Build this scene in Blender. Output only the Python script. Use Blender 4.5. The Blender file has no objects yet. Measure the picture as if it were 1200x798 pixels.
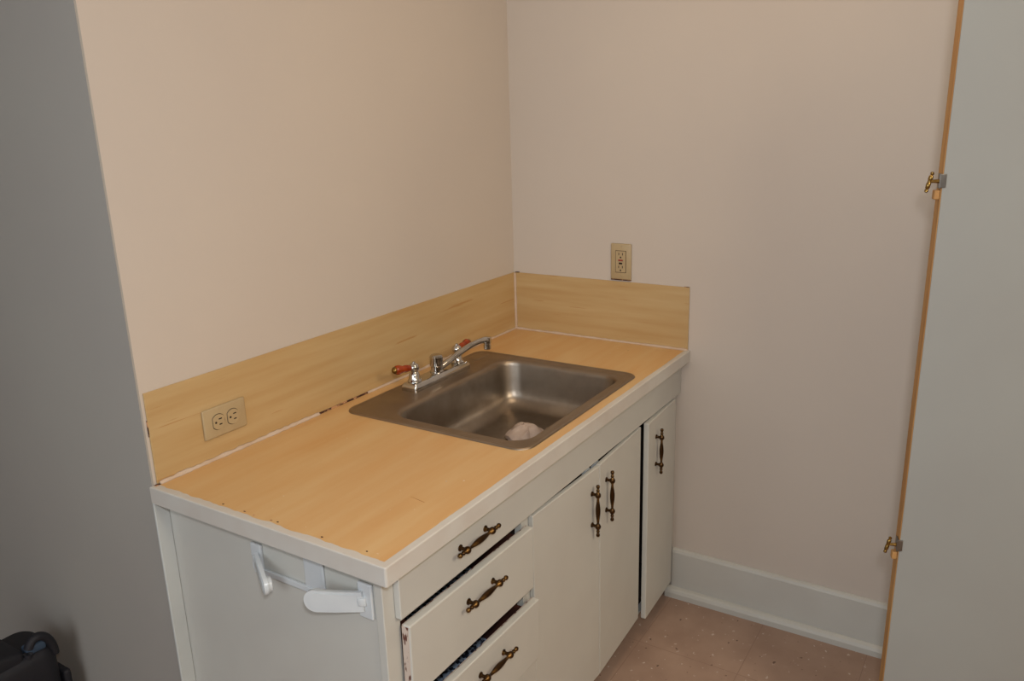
import bpy, bmesh, math, random
from mathutils import Vector, Matrix
S = bpy.context.scene
C = S.collection
R = math.radians
PI = math.pi
random.seed(7)

# ------------------------------------------------------------ camera, light, exposure
def camera():
    cx, cy, cz, yaw, pit, roll, f = -2.3163, -1.4596, 1.5752, .5676, .2715, -.0298, 947.3
    fw = Vector((math.cos(pit)*math.cos(yaw), math.cos(pit)*math.sin(yaw), -math.sin(pit)))
    r = Vector((math.sin(yaw), -math.cos(yaw), 0)); u = r.cross(fw)
    r2 = r*math.cos(roll)+u*math.sin(roll); u2 = r2.cross(fw)
    cd = bpy.data.cameras.new('camera'); cd.sensor_width = 36; cd.lens = f/1200*36; cd.clip_start = .02
    co = bpy.data.objects.new('camera', cd); C.objects.link(co)
    m = Matrix.Identity(4)
    for i in range(3):
        m[i][0] = r2[i]; m[i][1] = u2[i]; m[i][2] = -fw[i]; m[i][3] = (cx, cy, cz)[i]
    co.matrix_world = m
    S.camera = co
camera()

def area(name, loc, target, size, power, color):
    l = bpy.data.lights.new(name, 'AREA'); l.shape = 'DISK'; l.size = size; l.energy = power; l.color = color
    o = bpy.data.objects.new(name, l); C.objects.link(o); o.location = loc
    d = Vector(target)-Vector(loc)
    o.rotation_euler = d.to_track_quat('-Z', 'Y').to_euler()
    return o
area('camera_flash', (-2.30, -1.50, 1.72), (-.75, -.35, 1.05), .10, 10.8, (.93, .96, 1))
area('room_lamp', (-.7, -1.0, 2.44), (-.7, -1.0, 0), .3, 4.2, (1, .74, .48))
area('room_lamp_right', (-1.65, -2.8, 2.38), (-1.3, -2.2, 0), .9, 36, (1, .85, .64))
area('daylight_from_hall', (-4.3, -.6, 1.5), (-1.4, -.6, 1.0), 2.0, 25, (.88, .95, 1))
w = bpy.data.worlds.new('world'); S.world = w; w.use_nodes = True
w.node_tree.nodes['Background'].inputs[0].default_value = (1, .96, .9, 1)
w.node_tree.nodes['Background'].inputs[1].default_value = .15
vs = S.view_settings
S.display_settings.display_device = 'sRGB'
vs.view_transform = 'Standard'; vs.look = 'None'; vs.gamma = 1; vs.use_curve_mapping = False
vs.exposure = 0.08

# ------------------------------------------------------------ materials
def srgb(r, g, b):
    def f(v):
        v /= 255
        return v/12.92 if v <= .04045 else ((v+.055)/1.055)**2.4
    return (f(r), f(g), f(b), 1)

def mat(name, col, rough=.5, metal=0, col2=None, scale=(6, 6, 6), detail=3, lo=.35, hi=.65, bump=0, bscale=None,
        specks=None, spec=.5, rough2=None):
    m = bpy.data.materials.new(name); m.use_nodes = True
    nt = m.node_tree; N = nt.nodes; Lk = nt.links
    b = N['Principled BSDF']
    b.inputs['Base Color'].default_value = col
    b.inputs['Roughness'].default_value = rough
    b.inputs['Metallic'].default_value = metal
    b.inputs['Specular IOR Level'].default_value = spec
    tc = N.new('ShaderNodeTexCoord')
    def noise(sc, det=3):
        mp = N.new('ShaderNodeMapping'); mp.inputs['Scale'].default_value = sc
        Lk.new(tc.outputs['Object'], mp.inputs[0])
        n = N.new('ShaderNodeTexNoise'); n.inputs['Scale'].default_value = 1; n.inputs['Detail'].default_value = det
        Lk.new(mp.outputs[0], n.inputs['Vector'])
        return n
    out = None
    if col2:
        n = noise(scale, detail)
        cr = N.new('ShaderNodeValToRGB')
        cr.color_ramp.elements[0].position = lo; cr.color_ramp.elements[1].position = hi
        cr.color_ramp.elements[0].color = col; cr.color_ramp.elements[1].color = col2
        Lk.new(n.outputs[0], cr.inputs[0]); out = cr.outputs[0]
        if rough2 is not None:
            mr = N.new('ShaderNodeMapRange'); mr.inputs[1].default_value = lo; mr.inputs[2].default_value = hi
            mr.inputs[3].default_value = rough; mr.inputs[4].default_value = rough2
            Lk.new(n.outputs[0], mr.inputs[0]); Lk.new(mr.outputs[0], b.inputs['Roughness'])
    for sp in (specks or []):
        scol, ssc, thr = sp
        n = noise(ssc, 2)
        cr = N.new('ShaderNodeValToRGB')
        cr.color_ramp.elements[0].position = thr; cr.color_ramp.elements[1].position = thr+.03
        cr.color_ramp.elements[0].color = (0, 0, 0, 1); cr.color_ramp.elements[1].color = (1, 1, 1, 1)
        Lk.new(n.outputs[0], cr.inputs[0])
        mx = N.new('ShaderNodeMix'); mx.data_type = 'RGBA'
        Lk.new(cr.outputs[0], mx.inputs[0])
        if out: Lk.new(out, mx.inputs[6])
        else: mx.inputs[6].default_value = col
        mx.inputs[7].default_value = scol
        out = mx.outputs[2]
    if out: Lk.new(out, b.inputs['Base Color'])
    if bump:
        n = noise(bscale or scale, 4)
        bp = N.new('ShaderNodeBump'); bp.inputs['Strength'].default_value = bump; bp.inputs['Distance'].default_value = .002
        Lk.new(n.outputs[0], bp.inputs['Height']); Lk.new(bp.outputs[0], b.inputs['Normal'])
    return m

M = {}
M['cream'] = mat('cream_wall_paint', srgb(202, 192, 181), .55, col2=srgb(198, 188, 178), scale=(1.5,)*3, bump=.12, bscale=(60,)*3, spec=.35)
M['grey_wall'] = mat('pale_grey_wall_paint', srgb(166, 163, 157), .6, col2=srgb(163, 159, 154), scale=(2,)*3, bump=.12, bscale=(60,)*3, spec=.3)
M['ceiling'] = mat('white_ceiling_paint', srgb(235, 230, 220), .8, bump=.1, bscale=(50,)*3)
M['white'] = mat('off_white_gloss_paint', srgb(196, 196, 190), .42, col2=srgb(192, 191, 185), scale=(5,)*3, bump=.08, bscale=(40,)*3, spec=.4)
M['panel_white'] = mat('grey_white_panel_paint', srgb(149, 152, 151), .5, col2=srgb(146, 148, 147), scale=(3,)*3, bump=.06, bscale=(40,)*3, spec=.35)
M['edge_white'] = mat('white_edge_paint', srgb(203, 201, 195), .42, col2=srgb(198, 192, 184), scale=(9,)*3, bump=.1, bscale=(60,)*3)
M['strip_white'] = mat('cool_white_trim_paint', srgb(200, 204, 202), .45, col2=srgb(195, 199, 197), scale=(6,)*3)
M['caulk'] = mat('white_caulk', srgb(202, 183, 165), .6, col2=srgb(193, 169, 145), scale=(20,)*3)
M['counter'] = mat('honey_maple_laminate', srgb(205, 160, 105), .38, col2=srgb(211, 176, 125), scale=(3.2, 26, 10), detail=6, lo=.3, hi=.7, spec=.4,
                   specks=[(srgb(219, 198, 171), (70, 70, 40), .76), (srgb(137, 95, 63), (45, 60, 30), .80)])
def wood_splash(name, sc):
    return mat(name, srgb(184, 151, 102), .42, col2=srgb(195, 168, 123), scale=sc, detail=6, lo=.32, hi=.68, spec=.35,
               specks=[(srgb(180, 141, 90), (sc[0]*1.6+.3, sc[1]*1.6+.3, sc[2]*2.4), .68)])
M['splash_long'] = wood_splash('pale_maple_laminate', (2.2, 4, 34))
M['splash_short'] = wood_splash('pale_maple_laminate_end', (4, 2.4, 36))
M['scuff'] = mat('brown_scuff', srgb(168, 118, 68), .6, col2=srgb(186, 136, 82), scale=(60,)*3)
M['seam_and_shadow'] = mat('exposed_core_and_shadow', srgb(70, 40, 28), .9, col2=srgb(196, 150, 110), scale=(60, 60, 60), lo=.5, hi=.6)  # dark joints and chips; also the shadow line painted under the right outlet
M['steel'] = mat('brushed_worn_steel', srgb(158, 148, 136), .32, 1, col2=srgb(142, 131, 119), scale=(14, 14, 14), detail=5, bump=.04, bscale=(300, 12, 300), rough2=.42)
M['steel_rim'] = mat('dull_steel_rim', srgb(160, 146, 130), .38, 1, col2=srgb(150, 134, 116), scale=(10, 10, 10), detail=4, rough2=.46)
M['chrome'] = mat('chrome', srgb(205, 203, 200), .12, 1, col2=srgb(190, 188, 185), scale=(30,)*3)
M['amber'] = mat('amber_lever_plastic', srgb(158, 62, 15), .22, 0, col2=srgb(130, 43, 9), scale=(60,)*3)
M['brass'] = mat('brass', srgb(153, 126, 72), .3, 1, col2=srgb(129, 100, 51), scale=(60,)*3)
M['bronze'] = mat('antique_bronze', srgb(74, 54, 34), .36, 1, col2=srgb(150, 116, 66), scale=(60, 60, 60), lo=.5, hi=.72, detail=2)
M['dark_wood'] = mat('dark_brown_drawer_wood', srgb(82, 42, 30), .6, col2=srgb(64, 32, 22), scale=(6, 40, 6), detail=4)
M['liner'] = mat('blue_patterned_drawer_paper', srgb(40, 46, 64), .7, col2=srgb(186, 202, 222), scale=(85,)*3, lo=.47, hi=.53, detail=3)
M['chipped'] = mat('chipped_white_paint_edge', srgb(198, 182, 170), .6, col2=srgb(92, 50, 40), scale=(60, 60, 26), lo=.55, hi=.60, detail=5)
M['inner'] = mat('dark_cabinet_interior', srgb(58, 44, 36), .8, col2=srgb(48, 36, 30), scale=(8,)*3)
M['ivory'] = mat('ivory_plastic', srgb(180, 160, 124), .35, col2=srgb(176, 155, 119), scale=(30,)*3)
M['slot'] = mat('dark_slot', srgb(40, 28, 18), .8, col2=srgb(34, 24, 16), scale=(30,)*3)
M['red'] = mat('red_button', srgb(150, 50, 36), .5, col2=srgb(140, 44, 32), scale=(30,)*3)
M['plastic'] = mat('white_plastic', srgb(202, 207, 210), .3, col2=srgb(197, 203, 207), scale=(20,)*3)
M['raw_wood'] = mat('raw_wood_edge', srgb(178, 137, 85), .7, col2=srgb(157, 113, 65), scale=(40, 40, 3), detail=4)
M['zinc'] = mat('grey_zinc', srgb(140, 138, 135), .4, 1, col2=srgb(122, 120, 118), scale=(50,)*3)
M['nylon'] = mat('black_navy_nylon', srgb(20, 20, 29), .65, col2=srgb(16, 16, 23), scale=(12,)*3, bump=.3, bscale=(500,)*3)
M['blue_cloth'] = mat('slate_blue_cloth', srgb(52, 70, 91), .7, col2=srgb(39, 55, 74), scale=(30,)*3)
M['rag'] = mat('pale_crumpled_paper', srgb(186, 168, 155), .8, col2=srgb(172, 154, 143), scale=(40,)*3, detail=4)

def floor_mat():
    m = mat('speckled_tan_vinyl_tile', srgb(167, 141, 124), .5, col2=srgb(155, 129, 113), scale=(9,)*3, detail=5, spec=.35,
            specks=[(srgb(195, 179, 167), (60, 60, 60), .68), (srgb(105, 82, 71), (48, 48, 48), .70)])
    nt = m.node_tree; N = nt.nodes; Lk = nt.links; b = N['Principled BSDF']
    src = b.inputs['Base Color'].links[0].from_socket
    tc = N.new('ShaderNodeTexCoord')
    br = N.new('ShaderNodeTexBrick'); br.offset = 0
    br.inputs['Scale'].default_value = 1; br.inputs['Brick Width'].default_value = .305; br.inputs['Row Height'].default_value = .305
    br.inputs['Mortar Size'].default_value = .0012; br.inputs['Mortar Smooth'].default_value = .2
    Lk.new(tc.outputs['Object'], br.inputs['Vector'])
    mx = N.new('ShaderNodeMix'); mx.data_type = 'RGBA'
    Lk.new(br.outputs['Fac'], mx.inputs[0]); Lk.new(src, mx.inputs[6]); mx.inputs[7].default_value = srgb(144, 118, 104)
    Lk.new(mx.outputs[2], b.inputs['Base Color'])
    return m
M['floor'] = floor_mat()

# ------------------------------------------------------------ mesh helpers
def box(bm, x0, x1, y0, y1, z0, z1, bev=0, seg=2, mtx=None):
    t = bmesh.new()
    bmesh.ops.create_cube(t, size=1)
    for v in t.verts:
        v.co = Vector(((x0+x1)/2+v.co.x*(x1-x0), (y0+y1)/2+v.co.y*(y1-y0), (z0+z1)/2+v.co.z*(z1-z0)))
    if bev: bmesh.ops.bevel(t, geom=t.edges[:], offset=bev, segments=seg, affect='EDGES', profile=.5)
    merge(bm, t, mtx)

def merge(bm, t, mtx=None):
    if mtx is not None: t.transform(mtx)
    mp = {}
    for v in t.verts: mp[v] = bm.verts.new(v.co)
    for f in t.faces:
        nf = bm.faces.new([mp[v] for v in f.verts]); nf.smooth = f.smooth
    t.free()

def bridge(bm, a, b, smooth=True):
    n = len(a)
    for i in range(n):
        f = bm.faces.new((a[i], a[(i+1) % n], b[(i+1) % n], b[i])); f.smooth = smooth

def lathe(bm, prof, axis_o, axis_d, n=20, cap=True):
    """prof: list of (distance along the axis, radius)"""
    d = Vector(axis_d).normalized(); o = Vector(axis_o)
    a = d.orthogonal().normalized(); b = d.cross(a)
    loops = []
    for (t, r) in prof:
        loops.append([bm.verts.new(o+d*t+(a*math.cos(2*PI*i/n)+b*math.sin(2*PI*i/n))*max(r, 1e-5)) for i in range(n)])
    for i in range(len(loops)-1): bridge(bm, loops[i], loops[i+1])
    if cap:
        bm.faces.new(loops[0][::-1]); bm.faces.new(loops[-1])

def tube(bm, pts, rad, n=14, flat=1.0):
    """swept tube through points; rad a number or a list; flat squashes it in z"""
    P = [Vector(p) for p in pts]; loops = []
    if not isinstance(rad, (list, tuple)): rad = [rad]*len(P)
    for i, p in enumerate(P):
        t = (P[min(i+1, len(P)-1)]-P[max(i-1, 0)]).normalized()
        up = Vector((0, 0, 1)) if abs(t.z) < .95 else Vector((1, 0, 0))
        a = t.cross(up).normalized(); b = a.cross(t).normalized()
        loops.append([bm.verts.new(p+a*math.cos(2*PI*k/n)*rad[i]+b*math.sin(2*PI*k/n)*rad[i]*flat) for k in range(n)])
    for i in range(len(loops)-1): bridge(bm, loops[i], loops[i+1])
    bm.faces.new(loops[0][::-1]); bm.faces.new(loops[-1])

def bez(p0, p1, p2, p3, n=12):
    p0, p1, p2, p3 = map(Vector, (p0, p1, p2, p3)); out = []
    for i in range(n+1):
        t = i/n
        out.append(p0*(1-t)**3+p1*3*t*(1-t)**2+p2*3*t*t*(1-t)+p3*t**3)
    return out

def rrect(x0, x1, y0, y1, r, n=8):
    pts = []
    for cx, cy, a0 in ((x1-r, y1-r, 0), (x0+r, y1-r, 90), (x0+r, y0+r, 180), (x1-r, y0+r, 270)):
        for i in range(n+1):
            a = R(a0+90*i/n); pts.append((cx+r*math.cos(a), cy+r*math.sin(a)))
    return pts

def prism(bm, pts, h, mtx=None, bev=0):
    """2D outline in local xy, extruded from z=0 to z=h"""
    t = bmesh.new()
    lo = [t.verts.new((p[0], p[1], 0)) for p in pts]; hi = [t.verts.new((p[0], p[1], h)) for p in pts]
    bridge(t, lo, hi, False); t.faces.new(lo[::-1]); top = t.faces.new(hi)
    if bev: bmesh.ops.bevel(t, geom=list(top.edges), offset=bev, segments=2, affect='EDGES', profile=.5)
    merge(bm, t, mtx)

def new(): return bmesh.new()

def obj(name, bm, m, parent=None, off=None, loc=(0, 0, 0), smooth=False):
    """one mesh object; `off` is subtracted from its world vertices so that they become local"""
    if off is not None: bmesh.ops.translate(bm, verts=bm.verts[:], vec=-Vector(off))
    bmesh.ops.recalc_face_normals(bm, faces=bm.faces[:])
    if smooth:
        for f in bm.faces: f.smooth = True
    me = bpy.data.meshes.new(name); bm.to_mesh(me); bm.free()
    me.materials.append(m)
    o = bpy.data.objects.new(name, me); C.objects.link(o); o.location = loc
    if parent: o.parent = parent
    return o

def soften(o, angle=35):
    for p in o.data.polygons: p.use_smooth = True
    o.data.set_sharp_from_angle(angle=R(angle))
    return o

def thing(name, label, cat, loc=(0, 0, 0), group=None):
    o = bpy.data.objects.new(name, None); C.objects.link(o); o.location = loc
    o.empty_display_size = .05
    o['label'] = label; o['category'] = cat
    if group: o['group'] = group
    return o

def tag(o, label, cat, group=None):
    o['label'] = label; o['category'] = cat
    if group: o['group'] = group
    return o

def struct(name, bm, m):
    o = obj(name, bm, m); o['kind'] = 'structure'; return o

# ------------------------------------------------------------ the room
H = .859            # top of the counter
D = .635            # depth of the counter
XL = -1.4333        # left end of the counter
XW = -1.4264        # the wall end (outside corner) left of the counter
CH = 2.45
b = new(); box(b, -4.7, .15, -3.6, 3.2, -.08, 0); struct('floor', b, M['floor'])
b = new(); box(b, -4.7, .15, -3.6, 3.2, CH, CH+.08); struct('ceiling', b, M['ceiling'])
b = new(); box(b, XW+.004, .12, 0, .14, 0, CH); struct('wall_back', b, M['cream'])
b = new(); box(b, 0, .12, -3.6, 0, 0, CH); struct('wall_right', b, M['cream'])
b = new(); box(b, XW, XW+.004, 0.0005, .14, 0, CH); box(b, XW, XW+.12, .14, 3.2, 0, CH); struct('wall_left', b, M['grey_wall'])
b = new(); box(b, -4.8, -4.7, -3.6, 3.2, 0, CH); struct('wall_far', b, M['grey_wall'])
b = new(); box(b, -4.7, .15, -3.7, -3.6, 0, CH); struct('wall_front', b, M['cream'])
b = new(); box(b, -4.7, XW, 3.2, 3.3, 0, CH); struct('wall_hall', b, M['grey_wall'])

# tall skirting on the right wall with a thin cap and a shoe moulding
b = new()
bx = [(0, .000), (-.014, .000), (-.014, .158), (-.011, .166), (-.004, .170), (0, .170)]
def extrude_y(bm, prof0, prof1, y0, y1):
    a = [bm.verts.new((x, y0, z)) for x, z in prof0]; c = [bm.verts.new((x, y1, z)) for x, z in prof1]
    bridge(bm, a, c, False); bm.faces.new(a[::-1]); bm.faces.new(c)
extrude_y(b, bx, bx, -.60, -3.5)
struct('baseboard_right', b, M['white'])
b = new()
def shoe(x): return [(-.0141, .0), (x, .0), (x, .018), (x+.004, .027), (x+.010, .031), (-.0141, .033)]
extrude_y(b, shoe(-.036), shoe(-.026), -.585, -1.6)
o = struct('trim_2', b, M['white'])
# the painted strip that closes the wall end beside the cabinet
b = new(); box(b, -1.4330, -1.4004, -.006, -.0003, 0, H-.0365, .0015)
struct('trim_1', b, M['strip_white'])

# ------------------------------------------------------------ base cabinet
CX = (-.72, -.30, 0)
cab = thing('base_cabinet', 'white painted base cabinet with drawers and three doors under the counter', 'cabinet', CX)
xs, yf = -1.400, -.595          # outer face of the side panel, front of the face frame
zt = H-.0365
b = new(); box(b, xs, xs+.016, yf+.018, -.0004, 0, zt); obj('side_panel', b, M['white'], cab, CX)
b = new()
box(b, -.93, -.915, yf+.02, -.02, .09, .70)       # partition
box(b, -.018, -.002, yf+.02, -.001, 0, zt)         # panel against the right wall
box(b, xs+.017, -.019, yf+.02, -.02, .075, .09)    # bottom
box(b, xs+.017, -.019, -.019, -.004, .075, zt)     # back
obj('carcass', b, M['inner'], cab, CX)
b = new(); box(b, xs+.017, -.019, -.545, -.53, 0, .0745); obj('toe_kick', b, M['inner'], cab, CX)
# face frame: left stile, rails between the drawers, middle stiles
b = new()
fy0, fy1 = yf, yf+.018
box(b, xs-.004, -1.362, fy0, fy1, 0, zt, .0015)
box(b, -.945, -.905, fy0, fy1, .075, zt, .001)
box(b, -.345, -.298, fy0, fy1, .075, zt, .001)
box(b, -.050, -.001, fy0, fy1, .075, zt, .001)
box(b, -1.3619, -.9451, fy0, fy1, .703, zt)
box(b, -.9049, -.3451, fy0, fy1, .711, zt)
box(b, -.2979, -.0501, fy0, fy1, .711, zt)
box(b, -1.3619, -.9451, fy0, fy1, .075, .10)
box(b, -.9049, -.3451, fy0, fy1, .075, .095)
box(b, -.2979, -.0501, fy0, fy1, .075, .080)
for z in (.357, .539): box(b, -1.3619, -.9451, fy0+.002, fy1, z-.012, z+.002)
obj('face_frame', b, M['white'], cab, CX)
# long top board carrying the first pull
b = new(); box(b, -1.3755, -.002, -.6095, yf-.0002, .7172, .8215, .002)
fascia = obj('top_board', b, M['white'], cab, CX)

# antique bar pull, built once along local z, its posts towards -y
def pull_mesh():
    bm = new()
    half = .0725
    prof = [(-half, .0005), (-half+.0015, .0040), (-half+.005, .0052), (-half+.009, .0040), (-half+.0115, .0026), (-half+.014, .0042),
            (-half+.0165, .0047), (-half+.019, .0030), (-half+.022, .0046), (-half+.0255, .0070), (-half+.029, .0078), (-half+.0325, .0070),
            (-half+.036, .0044), (-half+.039, .0030), (-half+.046, .0036), (-half+.056, .0052), (-half+.066, .0062), (0, .0064)]
    prof = prof+[(-t, r) for t, r in prof[-2::-1]]
    lathe(bm, prof, (0, -.0175, 0), (0, 0, 1), 14)
    for z in (-half+.029, half-.029):
        lathe(bm, [(0, .0070), (.002, .0066), (.0032, .0042), (.007, .0036), (.011, .0042), (.0175, .0062)], (0, 0, z), (0, -1, 0), 12)
    return bm
first_pull = obj('handle', pull_mesh(), M['bronze'], fascia)
soften(first_pull, 50)
def pull(parent, loc, lying):
    global first_pull
    if first_pull is not None: o = first_pull; first_pull = None
    else:
        o = proto_pull.copy(); C.objects.link(o)
    o.parent = parent; o.location = loc
    o.rotation_euler = (0, PI/2, 0) if lying else (0, 0, 0)
    return o
proto_pull = first_pull
pull(fascia, Vector((-1.149, -.6095, .7697))-Vector(CX), True)

# drawers: each is slid out a little
def drawer(x0, x1, z0, z1, pull_out, skew, hx, hz):
    yb = yf-.001                       # back of the front when shut
    o3 = Vector((x1, yb-pull_out, z0))
    # front panel in drawer-local coordinates
    wd, ht, th = x1-x0, z1-z0, .019
    bm = new(); box(bm, -wd, 0, -th, -.0016, 0, ht, .0025)
    d = obj('drawer', bm, M['white'], cab, None, o3-Vector(CX))
    d.rotation_euler = (0, skew, 0)
    bm = new(); box(bm, -wd+.0008, -.0008, -.0016, 0, .001, ht-.0012)          # rough raw back of the front
    box(bm, -wd-.0012, -wd+.0001, -th+.004, -.001, .004, ht-.003)
    obj('chipped_edge', bm, M['chipped'], d)
    bw0, bw1 = -wd+.022, -.022
    bm = new(); hb = ht-.030; dp = .47
    box(bm, bw0, bw0+.012, .0002, dp, .014, hb+.012); box(bm, bw1-.012, bw1, .0002, dp, .014, hb+.012)
    box(bm, bw0+.012, bw1-.012, dp-.012, dp, .014, hb); box(bm, bw0+.012, bw1-.012, .0002, dp-.012, .014, .022)
    box(bm, bw0+.012, bw1-.012, .0002, .012, .014, hb)
    obj('drawer_box', bm, M['dark_wood'], d)
    bm = new(); box(bm, bw0+.013, bw1-.0125, .0125, dp-.0125, .0221, .0232)
    box(bm, bw0+.013, bw1-.0125, dp-.0140, dp-.0125, .0232, hb-.02)
    obj('paper_lining', bm, M['liner'], d)
    pull(d, (hx, -th, hz), True)
    return d
drawer(-1.369, -.938, .5442, .6952, .005, .016, -.2086, .1038)
drawer(-1.3745, -.936, .3636, .5152, .015, .022, -.196, .106)
drawer(-1.3745, -.930, .105, .348, .002, 0, -.222, .125)

# doors: hinged panels standing slightly ajar
def door(hx, width, z0, z1, ang, side, hpos, hz, th=.0125, y0=yf-.001):
    """side +1: the panel runs towards +x from its hinge, -1: towards -x"""
    bm = new()
    if side > 0: box(bm, 0, width, -th, 0, 0, z1-z0, .002)
    else: box(bm, -width, 0, -th, 0, 0, z1-z0, .002)
    d = obj('door', bm, M['white'], cab, None, Vector((hx, y0, z0))-Vector(CX))
    d.rotation_euler = (0, 0, ang)
    pull(d, (hpos, -th, hz-z0), False)
    return d
door(-.917, .3145, .086, .7095, R(-2.15), 1, .274, .605)
door(-.3125, .2890, .086, .7110, R(2.35), -1, -.249, .610)
door(-.0515, .2340, .070, .7125, R(2.2), -1, -.1715, .607, .016)
for x in (-.640, -.590):
    b = new(); box(b, x, x+.022, -.601, -.588, .690, .7065, .001)
    obj('door_catch', b, M['plastic'], cab, CX)

# ------------------------------------------------------------ counter top with a sink cut-out
OC = (-.72, -.32, H-.036)
ct = thing('countertop', 'honey wood laminate countertop with white painted edges, sink set into it', 'countertop', OC)
sx0, sx1, sy0, sy1 = -.9150, -.2965, -.5945, -.0470       # outer rim of the sink
hx0, hx1, hy0, hy1 = sx0+.014, sx1-.014, sy0+.014, sy1-.014
b = new()
def ring(z, x0, x1, y0, y1): return [b.verts.new((x, y, z)) for x, y in ((x0, y0), (x1, y0), (x1, y1), (x0, y1))]
X0, X1, Y0, Y1 = XL+.0135, -.001, -D+.0135, -.001
to, ti = ring(H, X0, X1, Y0, Y1), ring(H, hx0, hx1, hy0, hy1)
bo, bi = ring(H-.035, X0, X1, Y0, Y1), ring(H-.035, hx0, hx1, hy0, hy1)
bridge(b, to, ti, False); bridge(b, bo, bi, False); bridge(b, to, bo, False); bridge(b, ti, bi, False)
obj('laminate_top', b, M['counter'], ct, OC)
b = new()
t_ = .0359
c_ = .0035
prism(b, [(XL, -.0005), (XL, -D+c_), (XL+.001, -D+.001), (XL+c_, -D), (-.0008, -D), (-.0008, -D+.0133), (XL+.0133, -D+.0133), (XL+.0133, -.0005)], t_+.0006,
      Matrix.Translation((0, 0, H-t_)), .0022)
# ragged brush line where the edge paint laps onto the laminate
def lap(p0, p1, inward, n, w0, w1):
    p0, p1, inw = Vector(p0), Vector(p1), Vector(inward); prev = None
    wv = w0
    for i in range(n+1):
        p = p0.lerp(p1, i/n)
        wv += (random.uniform(w0, w1)-wv)*.5
        q = p+inw*wv
        cur = [b.verts.new(p+Vector((0, 0, .0003))), b.verts.new(q+Vector((0, 0, .0003)))]
        if prev: b.faces.new((prev[0], cur[0], cur[1], prev[1]))
        prev = cur
lap((XL+.012, -D+.0125, H), (-.002, -D+.0125, H), (0, 1, 0), 150, .002, .0045)
lap((XL+.0125, -D+.014, H), (XL+.0125, -.004, H), (1, 0, 0), 80, .001, .0075)
obj('painted_edging', b, M['edge_white'], ct, OC)
for y in (-.20, -.262, -.291, -.335, -.352, -.465, -.57):
    b = new(); x = XL+.0215+random.uniform(0, .006)
    prism(b, [(x+.0016*math.cos(a)*random.uniform(.6, 1.3), y+.003*math.sin(a)*random.uniform(.6, 1.2)) for a in [k*PI/3 for k in range(6)]], .0006,
          Matrix.Translation((0, 0, H)))
    obj('edge_chip', b, M['seam_and_shadow'], ct, OC)
b = new(); x = XL+.008
prism(b, [(x, -.003), (x, -.012), (x+.012, -.010), (x+.013, -.003)], .0012, Matrix.Translation((0, 0, H)))
obj('edge_chip', b, M['seam_and_shadow'], ct, OC)

for pts in ([(-1.2052, -.5035), (-1.2070, -.5140), (-1.2128, -.5436), (-1.2116, -.5440), (-1.2058, -.5142)], [(-1.117, -.526), (-1.1145, -.5262), (-1.1138, -.5235), (-1.1165, -.523)]):
    b = new(); prism(b, pts, .0003, Matrix.Translation((0, 0, H)))
    obj('scratch', b, M['scuff'] if len(pts) == 5 else M['caulk'], ct, OC)

# ------------------------------------------------------------ backsplash boards
hb = .1985
bl = thing('backsplash', 'long pale wood laminate backsplash board along the left wall behind the sink', 'backsplash', (-.71, 0, H))
b = new(); box(b, -1.4165, -.0055, -.0045, -.0004, H+.0012, H+hb, .0008); obj('board', b, M['splash_long'], bl, bl.location)
b = new()
def bead(bm, p0, p1, r, a0, n=40, jit=.25):
    """quarter-round caulk bead; a0 is the pair of directions it fills"""
    u, v = Vector(a0[0]), Vector(a0[1]); p0, p1 = Vector(p0), Vector(p1); prev = None
    for i in range(n+1):
        rr = r*(1+random.uniform(-jit, jit)); p = p0.lerp(p1, i/n)
        cur = [bm.verts.new(p)]+[bm.verts.new(p+u*rr*(1-math.sin(k*PI/8)*.75 if k < 4 else .0)+v*rr*(1-math.cos(k*PI/8)*.75 if k > 0 else 0)) for k in range(5)]
        if prev: bridge(bm, prev, cur)
        prev = cur
bead(b, (-1.412, -.0046, H+.0001), (-.955, -.0046, H+.0001), .0066, ((0, -1, 0), (0, 0, 1)))
bead(b, (-.775, -.0046, H+.0001), (-.006, -.0046, H+.0001), .0060, ((0, -1, 0), (0, 0, 1)))
obj('caulk_bead', b, M['caulk'], bl, bl.location)
b = new(); box(b, -.956, -.774, -.0075, -.0046, H+.0001, H+.0042); obj('open_joint', b, M['seam_and_shadow'], bl, bl.location)
b = new(); box(b, -1.4178, -1.4166, -.0035, -.0005, H+.105, H+.140); obj('worn_end', b, M['seam_and_shadow'], bl, bl.location)
bs = thing('backsplash', 'short pale wood laminate backsplash board on the right wall below the upper outlet', 'backsplash', (0, -.31, H))
b = new(); box(b, -.0045, -.0004, -.6285, -.0055, H+.0012, H+hb, .0008); obj('board', b, M['splash_short'], bs, bs.location)
b = new()
bead(b, (-.0046, -.006, H+.0001), (-.0046, -.628, H+.0001), .0060, ((-1, 0, 0), (0, 0, 1)))
bead(b, (-.0046, -.0046, H+.003), (-.0046, -.0046, H+hb-.002), .0062, ((-1, 0, 0), (0, -1, 0)), 30, .12)
obj('caulk_bead', b, M['caulk'], bs, bs.location)
b = new(); box(b, -.006, -.0003, -.022, -.008, H+hb+.0002, H+hb+.0022); obj('worn_corner', b, M['seam_and_shadow'], bs, bs.location)
b = new(); box(b, -.0052, -.0003, -.627, -.612, H+hb+.0002, H+hb+.0013)
obj('worn_end', b, M['seam_and_shadow'], bs, bs.location)

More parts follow.
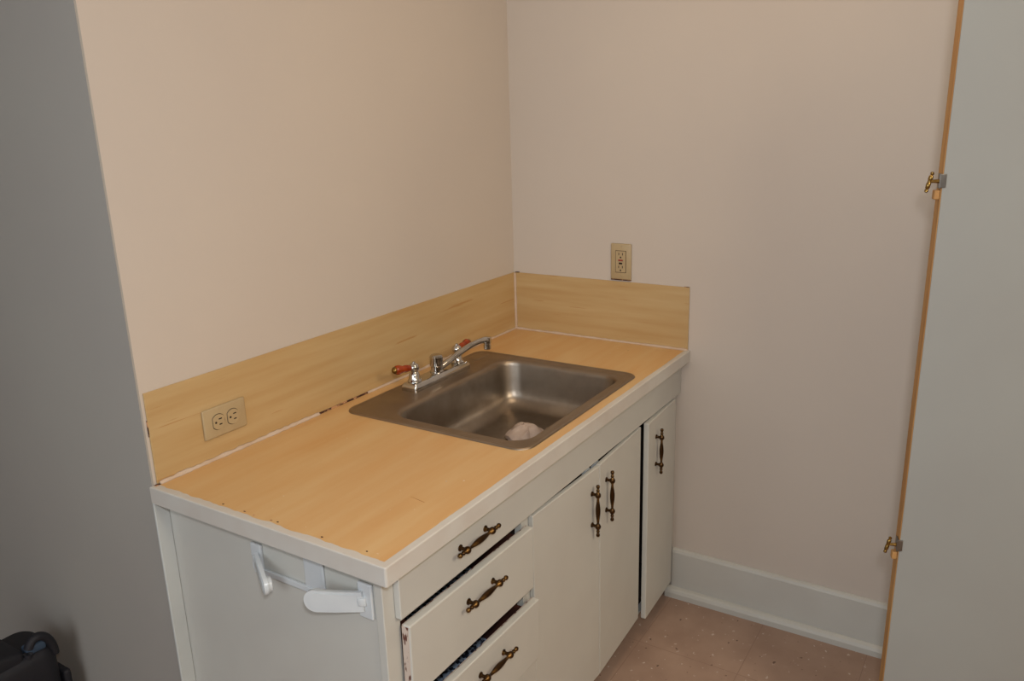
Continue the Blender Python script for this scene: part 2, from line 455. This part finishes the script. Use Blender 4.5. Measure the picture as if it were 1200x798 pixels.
# ------------------------------------------------------------ sink
SO = (-.605, -.32, H)
sk = thing('kitchen_sink', 'single bowl stainless steel drop-in sink with worn brownish rim', 'sink', SO)
b = new()
ix0, ix1, iy0, iy1 = -.8725, -.3375, -.5590, -.1760        # bowl opening
NS = 10
def lp(x0, x1, y0, y1, r, z): return [b.verts.new((x, y, z)) for x, y in rrect(x0, x1, y0, y1, r, NS)]
def ins(d, r, z): return lp(sx0+d, sx1-d, sy0+d, sy1-d, r, z)
def bw(d, r, z): return lp(ix0+d, ix1-d, iy0+d, iy1-d, r, z)
loops = [ins(.0, .038, H+.0003), ins(.0012, .037, H+.0030), ins(.004, .035, H+.0046), ins(.008, .033, H+.0044), ins(.013, .030, H+.0028), ins(.017, .028, H+.0025)]
rim = loops[:]
for i in range(len(rim)-1): bridge(b, rim[i], rim[i+1])
top = bw(-.011, .062, H+.0025)
bridge(b, rim[-1], top)
bowl = [top, bw(-.006, .058, H+.0018), bw(-.002, .055, H-.0008), bw(.0005, .053, H-.006), bw(.0022, .052, H-.014), bw(.008, .052, H-.060), bw(.0115, .053, H-.085)]
zf = H-.138
for k in range(1, 8):
    a = R(90*k/7); rr = .048
    bowl.append(bw(.0125+rr*(1-math.cos(a)), .053+.02*k/7, zf+rr-rr*math.sin(a)))
bowl.append(bw(.085, .07, zf-.002)); bowl.append(bw(.125, .06, zf-.004))
for i in range(len(bowl)-1): bridge(b, bowl[i], bowl[i+1])
DX, DY = -.602, -.352
# flow from the last rounded rectangle into the round waste opening
last = bowl[-1]
circ = [b.verts.new((DX+.058*math.cos(math.atan2(v.co.y-DY, v.co.x-DX)), DY+.058*math.sin(math.atan2(v.co.y-DY, v.co.x-DX)), zf-.006)) for v in last]
bridge(b, last, circ)
c2 = [b.verts.new((DX+(v.co.x-DX)*.9, DY+(v.co.y-DY)*.9, zf-.009)) for v in circ]
bridge(b, circ, c2)
so = obj('basin', b, M['steel'], sk, SO)
so.data.materials.append(M['steel_rim'])
for p in so.data.polygons:
    p.use_smooth = True
    if p.center.z > -.004: p.material_index = 1
# stopper ledge pressed into the back rim
b = new()
pl = rrect(-.392, -.318, -.105, -.066, .012, 5)
lo = [b.verts.new((x, y, H+.0026)) for x, y in pl]
mid = [b.verts.new((-.355+(x+.355)*.93, -.0855+(y+.0855)*.88, H+.0040)) for x, y in pl]
bridge(b, lo, mid); b.faces.new(mid)
obj('hole_cover', b, M['steel_rim'], sk, SO)
b = new()
lathe(b, [(0, .0575), (.0024, .056), (.0026, .050), (-.004, .044), (-.016, .040), (-.024, .034)], (DX, DY, zf-.0075), (0, 0, 1), 36, cap=False)
soften(obj('drain_flange', b, M['chrome'], sk, SO))
b = new(); lathe(b, [(0, .0400), (.002, .0395), (.0022, .012), (.012, .009), (.013, .001)], (DX, DY, zf-.031), (0, 0, 1), 30)
obj('strainer', b, M['slot'], sk, SO)

# crumpled paper in the bowl
b = new()
NA, NR = 72, 12
rnd = random.Random(5)
ph = [rnd.uniform(0, 6.28) for _ in range(8)]
PX, PY = -.541, -.360
grid = []
for j in range(1, NR+1):
    row = []
    for i in range(NA):
        a = 2*PI*i/NA; t = j/NR
        rad = .052*(1+.08*math.sin(2*a+ph[0])+.05*math.sin(3*a+ph[1])+.02*math.sin(7*a+ph[2]))
        z = .026*(1-t**2.6)+.005*t*math.sin(3*a+ph[3])+.003*t*math.sin(5*a+ph[4]+4*t)+.0022*math.sin(8*a+11*t+ph[5])*t+.003*math.sin(8*t+ph[6]+2*a)-.010*math.exp(-((a-4.6+.5*t)/.10)**2)*t
        row.append(b.verts.new((PX+rad*t*1.12*math.cos(a), PY+rad*t*.92*math.sin(a), zf+.004+max(z, .0015))))
    grid.append(row)
ctr = b.verts.new((PX, PY, zf+.031))
for i in range(NA): b.faces.new((ctr, grid[0][i], grid[0][(i+1) % NA]))
for j in range(NR-1): bridge(b, grid[j], grid[j+1])
skirt = [b.verts.new((v.co.x, v.co.y, zf+.0002)) for v in grid[-1]]
bridge(b, grid[-1], skirt); b.faces.new(skirt)
rag = obj('paper_wad', b, M['rag'], None, (PX, PY, zf), (PX, PY, zf))
soften(rag, 28)
tag(rag, 'pale crumpled wad of paper lying by the drain in the sink', 'paper')

# ------------------------------------------------------------ faucet
FO = (-.590, -.104, H+.0025)
fc = thing('kitchen_faucet', 'chrome two handle kitchen faucet with amber levers on the sink ledge', 'faucet', FO)
zb = H+.0026
b = new()
pl0 = rrect(-.7185, -.4615, -.1305, -.0770, .006, 4)
def scaled(pts, s, z):
    cx, cy = -.590, -.10375
    return [b.verts.new((cx+(x-cx)*(1-2*s/.257), cy+(y-cy)*(1-2*s/.0535), z)) for x, y in pts]
ls = [scaled(pl0, 0, zb), scaled(pl0, 0, zb+.010), scaled(pl0, .001, zb+.014), scaled(pl0, .006, zb+.021), scaled(pl0, .009, zb+.022)]
for i in range(4): bridge(b, ls[i], ls[i+1], False)
b.faces.new(ls[0][::-1]); b.faces.new(ls[-1])
soften(obj('base_plate', b, M['chrome'], fc, FO), 25)
zp = zb+.0215
def faucet_handle(x, y, lev):
    bm = new()
    lathe(bm, [(0, .0190), (.003, .0195), (.006, .0175), (.009, .0150), (.020, .0148), (.024, .0128), (.0275, .0098), (.031, .0105),
               (.034, .0132), (.040, .0150), (.046, .0136), (.050, .0095), (.0525, .0050), (.055, .0046), (.057, .0020)], (x, y, zp), (0, 0, 1), 24)
    h = obj('tap_handle', bm, M['chrome'], fc, FO); soften(h, 40)
    d = Vector(lev).normalized(); o = Vector((x, y, zp+.040))
    bm = new()
    lathe(bm, [(.011, .0066), (.016, .0086), (.024, .0096), (.030, .0102), (.036, .0088), (.044, .0112), (.052, .0130), (.058, .0126), (.063, .0100)], o, d, 18)
    l = obj('lever', bm, M['amber'], h); l.data.transform(Matrix.Translation(-Vector(FO))); soften(l, 50)
    bm = new(); lathe(bm, [(.062, .0094), (.066, .0098), (.069, .0074), (.0715, .003)], o, d, 16)
    l = obj('lever_tip', bm, M['brass'], h); l.data.transform(Matrix.Translation(-Vector(FO))); soften(l, 50)
faucet_handle(-.6895, -.1035, (-1, .25, .10))
faucet_handle(-.4905, -.1035, (1, .06, .06))
b = new()
lathe(b, [(0, .0205), (.003, .0205), (.0055, .0165), (.016, .0160), (.018, .0185), (.0205, .0190), (.044, .0190), (.0455, .0172), (.047, .0172), (.0485, .0150), (.0492, .004)],
      (-.5895, -.1035, zp), (0, 0, 1), 28)
soften(obj('spout_post', b, M['chrome'], fc, FO), 35)
b = new()
ex, ey, ez = -.4040, -.1526, .9350
path = [Vector((-.588, -.1038, zp+.0030))]+bez((-.5743, -.1075, .8925), (-.500, -.1272, .9225), (-.455, -.139, .9420), (ex-.006, ey, ez+.002), 17)
path += [Vector((ex+.004, ey-.002, ez-.001))]
tube(b, path, [.0105]*4+[.0098]*8+[.0092]*4+[.0098, .0112, .0112, .0090], 16, .85)
soften(obj('spout', b, M['chrome'], fc, FO), 60)
b = new(); lathe(b, [(0, .0098), (.001, .0112), (.013, .0114), (.0145, .0096), (.0165, .0096), (.018, .0126), (.036, .0130), (.0375, .006)], (ex, ey, ez-.028), (0, 0, 1), 24)
soften(obj('aerator', b, M['chrome'], fc, FO), 35)

# ------------------------------------------------------------ outlets
def outlet_left():
    cx, cz, y = -1.2365, .9440, -.0046
    o = thing('electrical_outlet', 'ivory double outlet set sideways in the long backsplash', 'outlet', (cx, y, cz))
    bm = new(); box(bm, -.0570, .0570, -.0055, 0, -.0345, .0345, .0035, 3); soften(obj('cover_plate', bm, M['ivory'], o), 40)
    for k, dx in enumerate((-.0195, .0195)):
        bm = new()
        pts = []
        for i in range(40):
            a = 2*PI*i/40
            pts.append((max(-.0142, min(.0142, .0172*math.cos(a))), .0172*math.sin(a)))
        mt = Matrix.Translation((dx, -.0054, 0)) @ Matrix.Rotation(PI/2, 4, 'X')
        prism(bm, pts, .0022, mt, .0006)
        r = obj('receptacle', bm, M['ivory'], o)
        bm = new()
        ring_ = [(p[0]*1.07, p[1]*1.07) for p in pts]
        prism(bm, ring_, .0003, mt); obj('surround_gap', bm, M['slot'], r)
        for (sx, sz, hw) in ((.0045, .0063, .0042), (.0045, -.0063, .0036)):
            bm = new(); box(bm, dx+sx-hw, dx+sx+hw, -.0079, -.0077, sz-.0013, sz+.0013); obj('slot', bm, M['slot'], r)
        bm = new(); lathe(bm, [(0, .0026), (.0003, .0026)], (dx-.0075, -.0077, 0), (0, -1, 0), 14); obj('ground_hole', bm, M['slot'], r)
    bm = new(); lathe(bm, [(0, .0032), (.0012, .0028)], (0, -.0055, 0), (0, -1, 0), 14); obj('screw', bm, M['ivory'], o)
outlet_left()

def outlet_right():
    cy, cz, x = -.4015, 1.1215, -.0004
    o = thing('electrical_outlet', 'upright ivory outlet with red and black buttons above the short backsplash', 'outlet', (x, cy, cz))
    bm = new(); box(bm, -.0055, 0, -.0350, .0350, -.0570, .0570, .0035, 3); soften(obj('cover_plate', bm, M['ivory'], o), 40)
    bm = new(); box(bm, -.0058, -.0054, -.0182, .0182, -.0350, .0350); obj('surround_gap', bm, M['slot'], o)
    bm = new(); box(bm, -.0072, -.0053, -.0168, .0168, -.0336, .0336, .0006); r = obj('receptacle', bm, M['ivory'], o)
    for zc in (.0215, -.0195):
        for dy in (-.0063, .0063):
            bm = new(); box(bm, -.0075, -.0071, dy-.0011, dy+.0011, zc-.0010, zc+.0066); obj('slot', bm, M['slot'], r)
        bm = new(); lathe(bm, [(0, .0026), (.0004, .0026)], (-.0071, 0, zc-.0078), (-1, 0, 0), 14); obj('ground_hole', bm, M['slot'], r)
    bm = new(); box(bm, -.0088, -.0071, -.0078, .0078, .0020, .0068, .0004); obj('test_button', bm, M['red'], o)
    bm = new(); box(bm, -.0088, -.0071, -.0058, .0058, -.0078, -.0026, .0004); obj('reset_button', bm, M['slot'], o)
    for z in (.0480, -.0480):
        bm = new(); lathe(bm, [(0, .0030), (.0010, .0026)], (-.0055, 0, z), (-1, 0, 0), 14); obj('screw', bm, M['ivory'], o)
    bm = new(); box(bm, -.004, -.0003, -.0345, .0345, -.0600, -.0572); obj('plate_shadow', bm, M['seam_and_shadow'], o)  # dark strip painted in as the shadow line under the cover plate
outlet_right()

# ------------------------------------------------------------ paper towel holder on the cabinet side
PO = (xs, -.42, .755)
ph_ = thing('paper_towel_holder', 'empty white plastic paper towel holder screwed to the cabinet side', 'towel holder', PO)
b = new()
box(b, xs-.0065, xs-.0003, -.560, -.265, .728, .741, .002)
box(b, xs-.0070, xs-.0003, -.572, -.540, .722, .792, .002)
box(b, xs-.0070, xs-.0003, -.290, -.262, .735, .792, .002)
box(b, xs-.0050, xs-.0003, -.455, -.405, .735, .800, .002)
obj('back_bar', b, M['plastic'], ph_, PO)
def arm(hy, dirv, zc, length, wid0, wid1, hub, name='arm'):
    """flat arm swung out from its hinge, rounded at the free end"""
    d = Vector(dirv).normalized(); up = Vector((0, 0, 1)); n = d.cross(up).normalized(); up = n.cross(d)
    m4 = Matrix.Identity(4)
    o = Vector((xs-.008, hy, zc))
    for i in range(3): m4[i][0] = d[i]; m4[i][1] = up[i]; m4[i][2] = n[i]; m4[i][3] = o[i]
    pts = [(0, -wid0), (length*.5, -(wid0+wid1)/2-.001)]
    for k in range(15):
        a = R(-90+180*k/14); pts.append((length-wid1+wid1*math.cos(a), wid1*math.sin(a)))
    pts += [(length*.5, (wid0+wid1)/2-.001), (0, wid0)]
    bm = new(); prism(bm, pts, .008, m4 @ Matrix.Translation((0, 0, -.004)), .002)
    box(bm, -.006, .008, -.008, .008, -.006, .006, .002, 2, m4)
    cx_ = length*.53
    inner = [(cx_+(x-cx_)*.84, y*.76) for x, y in pts]
    for zz in ((.0041, .0009), (-.0050, .0009)): prism(bm, inner, zz[1], m4 @ Matrix.Translation((0, 0, zz[0])), .0006)
    a_ = obj(name, bm, M['plastic'], ph_, PO); soften(a_, 40)
    bm = new(); c = o+d*(length-wid1)
    lathe(bm, [(.0035, wid1*.92), (.0055, wid1*.92), (.006, wid1*.84), (.0115, wid1*.82), (.0125, wid1*.74)], c, n*hub, 28)
    k_ = obj('roll_hub', bm, M['plastic'], a_); k_.data.transform(Matrix.Translation(-Vector(PO))); soften(k_, 40)
arm(-.553, (-.042, .107, -.008), .757, .112, .0195, .0220, 1)
arm(-.277, (-.042, -.072, -.024), .762, .092, .015, .0180, -1)

# ------------------------------------------------------------ tall white panel at the right, with hinges left on its edge
a = R(20)
cp = thing('cupboard_panel', 'tall white panel with raw wood edge and brass hinges at right', 'panel', (-.55, -1.3118, 0))
cp.rotation_euler = (0, R(0.0), 0)
ex_ = Vector((math.sin(a), -math.cos(a), 0)); nx_ = Vector((math.cos(a), math.sin(a), 0))     # along the face; into the thickness
lean = -.006
mp = Matrix.Identity(4)
for i in range(3): mp[i][0] = ex_[i]; mp[i][1] = nx_[i]; mp[i][2] = (0, lean, 1)[i]
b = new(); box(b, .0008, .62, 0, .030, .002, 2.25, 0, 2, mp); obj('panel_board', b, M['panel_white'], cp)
b = new(); box(b, -.0010, .0007, .0010, .030, .002, 2.25, 0, 2, mp); obj('raw_edge', b, M['raw_wood'], cp)
def hinge(z, roll):
    bm = new(); box(bm, -.0035, -.0011, .001, .020, z-.016, z+.012, .0005, 2, mp); box(bm, -.006, .006, -.003, -.0002, z-.014, z+.012, .0008, 2, mp)
    h = obj('hinge', bm, M['zinc'], cp)
    bm = new()
    c = mp @ Vector((-.022, .004, z-.002))
    ax = (mp.to_3x3() @ Vector((.22*roll, 0, 1))).normalized()
    lathe(bm, [(-.022, .0012), (-.0205, .0034), (-.017, .0036), (-.015, .0022), (-.013, .0042), (-.004, .0043), (-.003, .0036), (.002, .0036), (.003, .0043), (.010, .0042),
               (.012, .0022), (.014, .0036), (.017, .0034), (.0185, .0012)], c, ax, 14)
    lathe(bm, [(0, .0030), (.012, .0036), (.018, .0046), (.0205, .0046)], c, mp.to_3x3() @ Vector((1, 0, 0)), 12)
    soften(obj('hinge_barrel', bm, M['brass'], h), 45)
    bm = new(); box(bm, -.0120, -.0012, .002, .016, z-.037, z-.019, .002, 2, mp); obj('splintered_wood', bm, M['raw_wood'], h)
hinge(1.432, 1)
hinge(.652, 1)

# ------------------------------------------------------------ bag on the floor by the left wall
BO = (-1.64, .475, 0)
bag = thing('bag', 'black and navy fabric bag standing on the floor below the grey wall', 'bag', BO)
b = new()
def slab(hw, hd, r, z): return [b.verts.new((x, y, z)) for x, y in rrect(-hw, hw, -hd, hd, r, 6)]
prof = [(.135, .060, .04, .003), (.152, .072, .045, .02), (.160, .075, .045, .10), (.160, .075, .045, .22), (.159, .075, .042, .32), (.158, .074, .040, .352),
        (.152, .069, .036, .368), (.142, .060, .03, .376)]
L_ = [slab(*p) for p in prof]
for i in range(len(L_)-1): bridge(b, L_[i], L_[i+1])
b.faces.new(L_[0][::-1]); b.faces.new(L_[-1])
soften(obj('bag_body', b, M['nylon'], bag), 60)
b = new()
tube(b, bez((.090, -.058, .366), (.094, -.060, .436), (.150, -.060, .418), (.150, -.058, .345), 14), .0115, 12, .9)
soften(obj('carry_handle', b, M['nylon'], bag), 60)
b = new()
mt = Matrix.Translation((-.03, -.005, .398)) @ Matrix.Rotation(R(14), 4, 'Y')
box(b, -.115, .115, -.060, .060, -.030, .022, .014, 3, mt); soften(obj('top_flap', b, M['nylon'], bag), 60)
b = new(); box(b, .088, .135, -.062, -.034, .370, .394, .006, 3); soften(obj('blue_lining', b, M['blue_cloth'], bag), 60)
b = new(); box(b, .158, .176, -.066, .02, .12, .286, .007, 3); soften(obj('side_pocket', b, M['nylon'], bag), 60)
